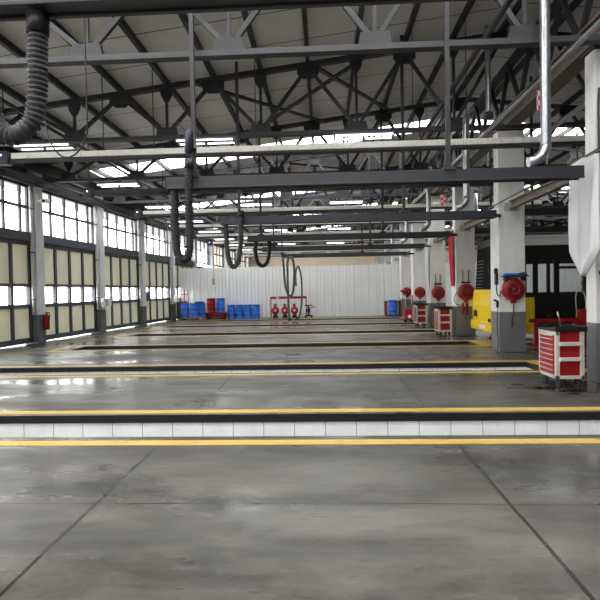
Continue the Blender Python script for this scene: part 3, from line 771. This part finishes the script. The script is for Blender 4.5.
# ------------------------------------------------------------------ tool carts
def cart(label, x, y, ref=None):
    if ref: return dup(ref, (x, y, 0), label)
    t = thing('tool_cart', label, 'tool cart', (x, y, 0), 0, 'red and white tool carts')
    w, dpt, z0, z1 = .42, .6, .15, .86
    MB().bx(.02, w - .02, .03, dpt - .02, z0 + .03, z1 - .01).build('body', M['red'], t)
    m = MB()                                         # white corner posts and rails
    for px in (0, w - .06):
        for py in (0, dpt - .06): m.bx(px, px + .06, py, py + .06, z0, z1)
    m.bx(0, w, 0, .05, z0, z0 + .05); m.bx(0, w, dpt - .05, dpt, z0, z0 + .05); m.bx(0, .05, 0, dpt, z0, z0 + .06); m.bx(w - .05, w, 0, dpt, z0, z0 + .06)
    m.bx(-.004, .05, 0, dpt, z1 - .06, z1 + .005)
    m.build('corner_frame', M['cart_white'], t, .008)
    for z in (.42, .65): MB().bx(.05, w - .05, -.035, .03, z, z + .055).build('push_bar', M['cart_white'], t, .01)
    zs = [.21, .288, .366, .444, .522, .6, .678, .748]
    for q, z in enumerate(zs):
        dr = MB().bx(-.012, .03, .065, dpt - .065, z, z + (.072 if q < 7 else .055)).build('drawer', M['red'], t, .004)
        MB().bx(-.024, -.01, .08, dpt - .08, z + (.056 if q < 7 else .042), z + (.068 if q < 7 else .053)).build('drawer_handle', M['cart_white'], dr)
    m = MB(); m.bx(-.02, w + .03, -.03, dpt + .02, z1 + .005, z1 + .03); m.bx(-.02, w + .03, -.03, -.01, z1 + .03, z1 + .08); m.bx(-.02, w + .03, dpt, dpt + .02, z1 + .03, z1 + .08)
    m.bx(w + .01, w + .03, -.03, dpt + .02, z1 + .03, z1 + .08)
    m.build('top_tray', M['black'], t, .006)
    for px in (.07, w - .07):
        for py in (.08, dpt - .08):
            c = MB().lathe([(.02, -.02), (.065, -.02), (.07, -.01), (.07, .01), (.065, .02), (.02, .02)], (px, py, .07), RY90, 20).build('caster', M['rubber'], t)
            MB().bx(px - .035, px + .035, py - .02, py + .03, .1, .17).build('fork', M['steel_grey'], c)
    return t
c1 = cart('nearest red and white tool cart standing left of the nearest pillar', 3.46, 7.62)
cart('red and white tool cart by the red banner, middle of the three carts', 3.66, 16.1, c1)
cart('small distant red and white tool cart, farthest of the three carts', 3.7, 20.1, c1)
# things on the nearest cart
t = thing('air_gun', 'silver-nozzled air gun lying on the black tray of the nearest tool cart', 'air gun', (3.62, 7.8, .893), .5)
MB().bx(-.02, .2, -.03, .03, 0, .05).build('handle', M['black'], t, .01); MB().tube([(.0, 0, .04), (-.04, 0, .16), (-.08, 0, .26)], .011, 8).build('nozzle', M['galv'], t)
m = MB(); m.tube(catmull([(3.5, 8.1, .906), (3.6, 8.12, .95), (3.72, 8.14, .93), (3.8, 8.1, .91), (3.84, 8.0, .906)], .03), .012, 8)
tag(m.build('air_hose', M['black']), 'black air hose coiled on the tray of the nearest tool cart', 'hose')
# oil drips under the nearest cart
m = MB()
for (px, py, ra, rb) in ((3.3, 7.72, .22, .1), (3.75, 7.5, .3, .12), (3.05, 8.0, .12, .06), (3.55, 7.3, .1, .05)):
    vs = [m.bm.verts.new((px + ra * math.cos(q * .2618) * (1 + .2 * math.sin(q * 1.7 + px)), py + rb * math.sin(q * .2618) * (1 + .25 * math.sin(q * 2.3)), .002)) for q in range(24)]
    m.bm.faces.new(vs)
M['oil'] = paint('oil', (30, 22, 22), .12, var=.2)
tag(m.build('oil_spill', M['oil']), 'dark oil spill on the floor under the nearest tool cart', 'oil spill', None, 'stuff')

# ------------------------------------------------------------------ red lifting stand behind the near cart
t = thing('lifting_stand', 'low red steel stand with post and beam in front of the bus doorway', 'stand', (5.05, 12.45, 0), 0)
MB().bx(0, 1.2, 0, .1, .66, .75).build('beam', M['red'], t, .008)
MB().bx(.1, .2, .0, .1, .06, .66).build('leg', M['red'], t, .008); MB().bx(1.05, 1.15, 0, .1, .06, .66).build('leg', M['red'], t, .008)
MB().bx(.0, .32, -.22, .32, .02, .08).build('foot', M['red'], t, .01); MB().bx(0.98, 1.2, -.22, .32, .02, .08).build('foot', M['red'], t, .01)
t = thing('control_box', 'red metal control box on a pedestal right of the low red stand', 'control box', (6.3, 12.45, 0), 0)
MB().bx(-.02, .3, -.02, .26, .56, .96).build('cabinet', M['red'], t, .012); MB().bx(.06, .22, .06, .18, .04, .56).build('pedestal', M['dark_red'], t); MB().bx(-.04, .32, -.06, .3, 0, .05).build('foot', M['dark_red'], t)
m = MB(); m.tube(catmull([(6.4, 12.5, .972), (6.4, 12.5, 1.15), (6.34, 12.5, 1.4), (6.24, 12.5, 1.5), (6.16, 12.5, 1.3), (6.16, 12.47, .9), (6.15, 12.47, .765)], .04), .012, 8)
tag(m.build('control_cable', M['cart_white']), 'pale cable arching up from the red control box', 'cable')
m = MB(); m.tube(catmull([(5.5, 12.5, .788), (5.62, 12.5, .83), (5.8, 12.5, .81), (5.92, 12.5, .84), (6.03, 12.5, .788)], .04), .035, 8)
tag(m.build('hose_roll', M['black']), 'black hose lying along the low red stand', 'hose')

# ------------------------------------------------------------------ bus
t = thing('bus', 'yellow and black bus with white roof parked between the pillars', 'bus', (4.72, 13.4, 0), 0)
BL, BWD = 11.0, 2.45
def side(y0, y1, wins):
    m = MB(); xs = 0.12
    z0, z1 = 1.36, 2.23
    m.bx(.1, BL, y0, y1, z1, 2.62)
    m.bx(.1, BL, y0, y1, 1.22, z0)
    px = .1
    for a, b in wins: m.bx(px, a, y0, y1, z0, z1); px = b
    m.bx(px, BL, y0, y1, z0, z1); return m
nearw = [(.62, .8), (.92, 1.34), (1.47, 2.1), (2.3, 3.5), (3.65, 5.05), (5.2, 6.6), (6.75, 8.15), (8.3, 9.7)]
farw = [(.7, 2.2), (2.3, 3.7), (3.8, 5.2), (5.3, 6.7), (6.8, 8.2), (8.3, 9.7)]
side(0, .05, nearw).build('side_panel', M['black'], t); side(BWD - .05, BWD, farw).build('side_panel', M['black'], t)
MB().bx(1.47, 2.1, .01, .04, 1.99, 2.06).build('window_bar', M['black'], t)
m = MB(); m.bx(.1, BL, .02, .028, 1.36, 2.23); m.build('window_glass', M['tinted'], t)
MB().bx(.1, BL, BWD - .03, BWD - .022, 1.36, 2.23).build('window_glass', M['tinted'], t)
def roofprof(x0, x1, mat, nm):
    n = 8; P = [(.0, 2.62), (.02, 2.78), (.12, 2.87), (.5, 2.93), (BWD - .5, 2.93), (BWD - .12, 2.87), (BWD - .02, 2.78), (BWD, 2.62)]
    MB().prism(P, x0, x1, 'x').build(nm, M[mat], t, .01)
roofprof(.1, .55, 'black', 'front_cap'); roofprof(.55, 2.35, 'white', 'roof'); roofprof(2.35, BL, 'grey_box', 'rear_roof')
MB().bx(2.4, 4.2, .4, BWD - .4, 2.93, 3.1).build('roof_unit', M['grey_box'], t, .05)
MB().bx(.08, .83, -.01, .05, .3, 1.26).build('corner_skirt', M['yellow'], t, .02)
m = MB(); m.bx(.83, 2.3, .0, .05, .32, 1.22); m.build('folding_door', M['black'], t)
m = MB(); m.bx(2.3, BL, -.01, .05, .3, 1.22); m.bx(.08, BL, BWD - .05, BWD + .01, .3, 1.22); m.build('lower_skirt', M['yellow'], t, .02)
MB().bx(.1, BL, .05, BWD - .05, .4, .5).build('floor_pan', M['seat'], t)
# front: windscreen, dash, yellow bonnet and bumper
m = MB(); m.prism([(.1, 1.36), (.02, 1.36), (.1, 2.72), (.2, 2.72)], .02, BWD - .02); 
m.build('windscreen', M['screen'], t)
g = MB()
for q in range(9):
    xf = .02 + .08 * (.17 + q * .1) / 1.36
    g.bx(xf - .012, xf + .03, BWD - .72, BWD - .06, 1.52 + q * .1, 1.545 + q * .1)
g.build('windscreen_bar', M['grey_box'], t)  # thin grey bars across the far side of the windscreen
m = MB(); m.prism([(.1, .42), (-.06, .5), (-.08, 1.0), (-.02, 1.47), (.12, 1.49)], .0, BWD); m.build('bonnet', M['yellow'], t, .03)
MB().bx(-.14, .1, .02, BWD - .02, .28, .56).build('bumper', M['yellow'], t, .04)
for yy in (.22, BWD - .5): MB().bx(-.1, .0, yy, yy + .28, .66, .86).build('headlamp', M['black'], t, .03)
for yy in (.12, .7): MB().lathe([(.0, 0), (.05, .0), (.05, .05), (.0, .055)], (-.1, yy, .62), Matrix.Rotation(-PI / 2, 3, 'Y'), 14).build('fog_lamp', M['rubber'], t)
MB().bx(-.16, -.14, BWD / 2 - .26, BWD / 2 + .26, .36, .48).build('number_plate_holder', M['white'], t)
MB().beam((.0, .5, 1.5), (.05, 1.3, 2.1), .03, .03).build('wiper', M['rubber'], t)
for s in (0,):
    MB().tube([(.1, .1 + s * (BWD - .2), 2.6), (-.2, .02 + s * (BWD - .04), 2.55), (-.22, .0 + s * BWD, 2.35)], .02, 8).build('mirror_arm', M['black'], t)
    MB().bx(-.27, -.19, -.1 + s * BWD, .1 + s * BWD, 2.0, 2.36).build('mirror', M['black'], t, .03)
for xx in (2.9, 8.4):
    for yy in (.0, BWD - .3):
        w = MB().lathe([(.1, 0), (.42, 0), (.47, .04), (.47, .24), (.42, .28), (.1, .28)], (xx, yy, .47), Matrix.Rotation(-PI / 2, 3, 'X'), 28).build('wheel', M['rubber'], t)
        MB().lathe([(.02, -.01), (.25, -.01), (.27, .02), (.02, .03)], (xx, yy + (.0 if yy == 0 else .27), .47), Matrix.Rotation(-PI / 2, 3, 'X'), 20).build('hub', M['galv'], w)
for q in range(6):
    for yy in (.3, 1.5):
        m = MB(); m.bx(3.2 + q * 1.05, 3.65 + q * 1.05, yy, yy + .7, .5, .95); m.bx(3.55 + q * 1.05, 3.67 + q * 1.05, yy, yy + .7, .95, 1.5); m.build('passenger_seat', M['seat'], t, .03)
MB().lathe([(.2, 0), (.23, .015), (.2, .03)], (.55, .65, 1.3), Matrix.Rotation(.5, 3, 'Y'), 24).build('steering_wheel', M['rubber'], t)
# red axle stands under the bus front
for yy, w in ((13.75, 'near'), (15.35, 'far')):
    t = thing('axle_stand', f'small red axle stand under the {w} front corner of the bus', 'axle stand', (5.1, yy, 0), 0, 'red axle stands under the bus')
    MB().bx(-.13, .13, -.13, .13, 0, .03).build('base', M['red'], t, .005); MB().lathe([(.09, .03), (.05, .12), (.045, .28), (.06, .3)], seg=12).build('column', M['red'], t)

# ------------------------------------------------------------------ things at the far end
def drum(label, x, y, z, mat, h=.8, rr=.24, group='blue oil drums'):
    t = thing('oil_drum', label, 'drum', (x, y, z), 0, group)
    prof = [(rr * .93, .0), (rr, .01), (rr, .03), (rr * .96, .04)]
    for q in (.33, .66):
        zz = h * q; prof += [(rr * .96, zz - .03), (rr * 1.02, zz - .012), (rr * 1.02, zz + .012), (rr * .96, zz + .03)]
    prof += [(rr * .96, h - .04), (rr, h - .03), (rr, h - .005), (rr * .95, h), (rr * .93, h - .02)]
    MB().lathe(prof, seg=24).build('shell', M[mat], t)
    MB().lathe([(.03, h - .025), (.03, h + .005), (.0, h + .006)], (rr * .55, 0, 0), None, 10).build('bung', M['black'], t)
    return t
t = thing('pallet', 'wooden pallet under the blue drums by the last door', 'pallet', (-8.0, 27.35, 0), 0)
for q in range(5): MB().bx(.0, 1.25, .02 + q * .21, .16 + q * .21, .11, .14).build('deck_board', M['wood'], t)
for q in range(3): MB().bx(.02 + q * .56, .12 + q * .56, 0, 1.0, .0, .11).build('stringer', M['wood'], t)
drum('blue drum at the left end of the wooden pallet', -7.72, 27.62, .142, 'blue'); drum('blue drum in the middle of the wooden pallet', -7.2, 27.6, .142, 'blue'); drum('blue drum at the right end of the wooden pallet, partly hidden', -6.93, 28.06, .142, 'blue')
drum('dark blue drum standing behind the pallet drums', -7.22, 28.9, 0, 'blue_dark', 1.0, .27)
t = thing('drum_platform', 'low red steel drum platform by the partition', 'platform', (-6.78, 28.4, 0), 0)
MB().bx(0, 1.12, 0, .7, .06, .34).build('tank', M['dark_red'], t, .01); MB().bx(.05, .2, .05, .65, 0, .06).build('foot', M['black'], t); MB().bx(0.92, 1.07, .05, .65, 0, .06).build('foot', M['black'], t); MB().bx(-.02, 1.14, -.02, .72, .34, .36).build('grating', M['red'], t)
drum('red drum standing on the red platform', -6.5, 28.75, .362, 'red', .82, .25, 'drums on the red platform'); drum('blue drum standing on the red platform', -5.95, 28.75, .362, 'blue', .82, .25, 'drums on the red platform')
for q in range(4): drum(f'{["left-end", "second", "third", "right-end"][q]} blue drum in the row of four against the partition', -5.36 + .48 * q, 28.93, 0, 'blue', .78, .235, 'row of blue drums')
# red rack by the last door
t = thing('ladder_rack', 'tall red tubular rack standing by the last door', 'rack', (-8.2, 28.48, 0), -.1)
for q in (0, .22, .44): MB().tube([(q, 0, 0), (q, 0, 1.75 - .1 * abs(q - .22))], .03, 8).build('upright', M['red'], t)
for z in (.5, 1.0, 1.45): MB().tube([(0, 0, z), (.44, 0, z)], .025, 8).build('rung', M['red'], t)
t = thing('steel_locker', 'dark grey steel locker beside the last column', 'locker', (*W(.02, 28.72), 0), -WA)
MB().bx(0, .5, 0, .35, .04, 1.05).build('body', M['grey_box'], t, .01); MB().bx(.02, .48, -.012, 0, .08, 1.0).build('door', M['grey_box'], t); MB().bx(.02, .1, .05, .3, 0, .04).build('foot', M['black'], t); MB().bx(.4, .48, .05, .3, 0, .04).build('foot', M['black'], t)
# row of three hose reels
t = thing('reel_rail', 'red rail on posts above the three red hose reels', 'rail', (-3.05, 28.75, 0), 0)
MB().bx(0, 2.1, 0, .06, 1.08, 1.22).build('bar', M['red'], t, .008)
for x in (.0, 2.04): MB().bx(x, x + .06, 0, .06, 0, 1.08).build('post', M['red'], t)
for x in (.35, 1.0): MB().bx(x, x + .14, -.01, 0, 1.12, 1.19).build('sign_plate', M['white'], t)
for q in range(3):
    t = thing('oil_pump', f'red drum-shaped hose reel on a floor stand, {["left", "middle", "right"][q]} of the three', 'hose reel', (-2.75 + q * .55, 28.6, 0), 0, 'three red floor reels')
    MB().lathe([(.06, -.1), (.2, -.1), (.22, -.06), (.22, .06), (.2, .1), (.06, .1)], (0, 0, .42), RX90, 24).build('drum', M['red'], t)
    MB().bx(-.14, .14, -.14, .14, 0, .12).build('base', M['black'], t, .01)
    MB().bx(-.1, .1, .1, .14, .12, .8).build('backplate', M['dark_red'], t); MB().tube(catmull([(.1, 0, .6), (.05, 0, .85), (0, .0, 1.0)], .05), .02, 8).build('hose', M['cart_white'], t)
    MB().lathe([(.0, .1), (.07, .105), (.07, .12), (.0, .125)], (0, 0, .42), RX90, 16).build('hub', M['cart_white'], t)
# dark stand trolley right of the reels
t = thing('jack_trolley', 'small dark wheeled jack standing right of the red reels', 'jack', (-.85, 28.6, 0), 0)
MB().tube([(0, 0, .1), (0, 0, .72)], .06, 10).build('column', M['balancer'], t); MB().bx(-.22, .24, -.03, .03, .66, .72).build('head', M['black'], t, .01)
MB().beam((0, -.0, .5), (.42, 0, .62), .04, .04).build('handle', M['black'], t); MB().bx(-.2, .22, -.14, .14, .06, .13).build('base', M['black'], t)
for x in (-.17, .19): MB().lathe([(.01, -.03), (.06, -.03), (.06, .03), (.01, .03)], (x, -.16, .06), RX90, 14).build('wheel', M['rubber'], t)
MB().bx(-.14, .1, -.1, .1, .3, .5).build('pump_body', M['balancer'], t, .02)
# blue drum on red cradle to the right
t = thing('drum_cradle', 'dark red steel cradle around the blue drum near the far pillars', 'cradle', (3.55, 28.55, 0), 0)
for x in (0, .82):
    for y in (0, .6): MB().bx(x, x + .06, y, y + .06, 0, .86).build('post', M['dark_red'], t)
MB().bx(0, .88, 0, .66, .02, .06).build('base', M['dark_red'], t); MB().bx(0, .88, .6, .66, .78, .84).build('rail', M['dark_red'], t)
drum('blue drum standing in the dark red cradle', 3.99, 28.88, .062, 'blue', .84, .26, None)
# oil drainer near far pillar
t = thing('oil_drainer', 'red wheeled oil drainer with pole and funnel before the far pillars', 'oil drainer', (3.86, 23.2, 0), 0)
MB().bx(-.14, .2, -.14, .14, .12, .62).build('tank', M['red'], t, .03); MB().tube([(-.08, 0, .6), (-.08, 0, 1.3)], .025, 8).build('pole', M['cart_white'], t)
MB().lathe([(.04, 0), (.1, .04), (.24, .16), (.25, .2), (.22, .2), (.05, .06)], (-.08, 0, 1.28), None, 20).build('funnel', M['red'], t)
MB().tube(catmull([(.18, 0, .5), (.26, 0, .9), (.22, 0, 1.25)], .05), .03, 8).build('handle', M['red'], t); MB().bx(.0, .14, -.15, -.139, .2, .34).build('gauge', M['white'], t)
for x in (-.1, .16):
    for y in (-.12, .12): MB().lathe([(.01, -.025), (.065, -.025), (.065, .025), (.01, .025)], (x, y, .066), RX90, 14).build('wheel', M['rubber'], t)
MB().beam((-.22, 0, .1), (-.24, .0, 1.1), .03, .03).build('brace', M['dark_red'], t)

# ------------------------------------------------------------------ small things on the door wall
cy = COLY[7]                                      # nearest visible column
t = wthing('fire_extinguisher', 'red fire extinguisher hanging on the nearest visible column', 'fire extinguisher', cy + .3, None, None, .31, .42)
MB().lathe([(.06, 0), (.085, .015), (.085, .42), (.07, .47), (.03, .5), (.025, .54)], seg=20).build('cylinder', M['ext_red'], t)
MB().bx(-.02, .1, -.015, .015, .54, .57).build('lever', M['black'], t); MB().tube(catmull([(.05, 0, .55), (.12, -.02, .5), (.11, -.04, .3), (.08, -.05, .18)], .03), .014, 8).build('hose', M['black'], t); MB().bx(-.09, -.06, -.04, .04, .1, .45).build('bracket', M['black'], t)
for q, w in ((7, 'nearest'), (8, 'second'), (9, 'third'), (10, 'fourth')):
    t = wthing('downpipe', f'shiny pale downpipe clipped to the {w} visible column of the door wall', 'pipe', COLY[q] - .062, 'downpipes on the wall columns', None, .12, 0)
    MB().tube([(0, 0, z) for z in (.94, 2, 3, 4, 5.05)], .052, 14).build('pipe', M['downpipe'], t)
    for z in (1.4, 2.9, 4.3): MB().bx(-.06, .06, -.056, .06, z, z + .03).build('clip', M['steel_grey'], t)
def camera_unit(label, ly):
    t = wthing('security_camera', label, 'camera', ly + .1, 'cameras on the wall columns', None, .222, 4.5)
    MB().bx(0, .03, -.06, .06, .0, .3).build('mount', M['white'], t); MB().beam((.02, 0, .1), (.25, -.02, .04), .05, .05).build('arm', M['white'], t)
    MB().box((.3, -.05, .05), (.2, .16, .14)).build('body', M['white'], t, .02); MB().lathe([(.0, 0), (.05, .0), (.05, .03), (.0, .032)], (.3, -.13, .05), RX90, 14).build('lens', M['black'], t)
camera_unit('white security camera high on the nearest visible column', COLY[7]); camera_unit('white security camera high on the fourth visible column', COLY[10])
def wbox(label, cat, ly, lx, z, sx, sy, sz, mat, name='switch_box'):
    t = wthing(name, label, cat, ly, None, None, lx, z)
    MB().bx(0, sx, 0, sy, 0, sz).build('housing', M[mat], t, .012); MB().bx(.02, sx - .02, -.01, 0, .02, sz - .02).build('cover', M[mat], t, .005)
    MB().lathe([(.0, 0), (.02, .0), (.02, .03), (.0, .032)], (sx * .5, -.01, sz * .5), RX90, 12).build('knob', M['black'], t)
    return t
wbox('white switch box on the second visible column, left of a pair', 'switch box', COLY[8] - .02, .224, 1.0, .12, .17, .38, 'white')
wbox('white switch box on the second visible column, right of a pair', 'switch box', COLY[8] + .2, .224, 1.06, .24, .2, .32, 'white')
wbox('dark grey control box beside the third visible column', 'control box', COLY[9] + .42, .06, 1.2, .24, .2, .42, 'grey_box', 'control_box')
wbox('white switch box on the fourth visible column', 'switch box', COLY[10] + .02, .224, 1.02, .2, .3, .34, 'white')
for k, z0 in ((8, 1.42), (9, 1.75)):
    t = wthing('wall_conduit', f'thin dark conduit bent down beside the {["second", "third"][k - 8]} visible column', 'conduit', COLY[k] + .46, 'conduits on the columns', None, .1, 0)
    MB().tube(catmull([(.0, -.2, 2.2), (.02, -.05, 2.1), (.02, .0, 2.0), (.02, 0, z0)], .05), .02, 8).build('pipe', M['steel'], t)
    MB().bx(-.01, .05, -.03, .03, z0 - .06, z0).build('socket', M['steel'], t)

# ------------------------------------------------------------------ light
world = bpy.data.worlds.new('overcast'); scene.world = world; world.use_nodes = True
bg = world.node_tree.nodes['Background']; bg.inputs[0].default_value = (1.0, 0.99, 0.975, 1); bg.inputs[1].default_value = 9.0
def portal(name, loc, rot, sx, sy):
    l = bpy.data.lights.new(name, 'AREA'); l.shape = 'RECTANGLE'; l.size = sx; l.size_y = sy; l.cycles.is_portal = True
    o = bpy.data.objects.new(name, l); col.objects.link(o); o.location = loc; o.rotation_euler = rot; return o
for nm, z, h, y0, y1 in (('high_window_daylight', 4.3, 1.5, COLY[0], COLY[-1]), ('door_daylight', 1.545, .56, COLY[0], COLY[11])):
    x, y = W(-.14, (y0 + y1) / 2); o = portal(nm, (x, y, z), (0, 0, 0), h, y1 - y0)
    o.rotation_euler = Matrix.Rotation(-WA, 3, 'Z').to_4x4().to_3x3().__matmul__(Matrix.Rotation(-PI / 2, 3, 'Y')).to_euler()
for s in SKY:
    for (xa, xb) in ((-8.6, XC - .5), (XC + .5, XR - 3))[:2 if s > 10 else 1]:
        sl = math.atan2(rz(xb) - rz(xa), xb - xa)
        portal('skylight_daylight', ((xa + xb) / 2, s + SW / 2, (rz(xa) + rz(xb)) / 2 + .09), (0, -sl, 0), (xb - xa) / math.cos(sl), SW)

scene.cycles.use_denoising = True
scene.cycles.max_bounces = 8; scene.cycles.diffuse_bounces = 5; scene.cycles.transparent_max_bounces = 16
scene.cycles.sample_clamp_indirect = 8
scene.view_settings.view_transform = 'Standard'; scene.view_settings.look = 'None'; scene.view_settings.gamma = 1.0
scene.view_settings.use_curve_mapping = False
scene.view_settings.exposure = 0.6
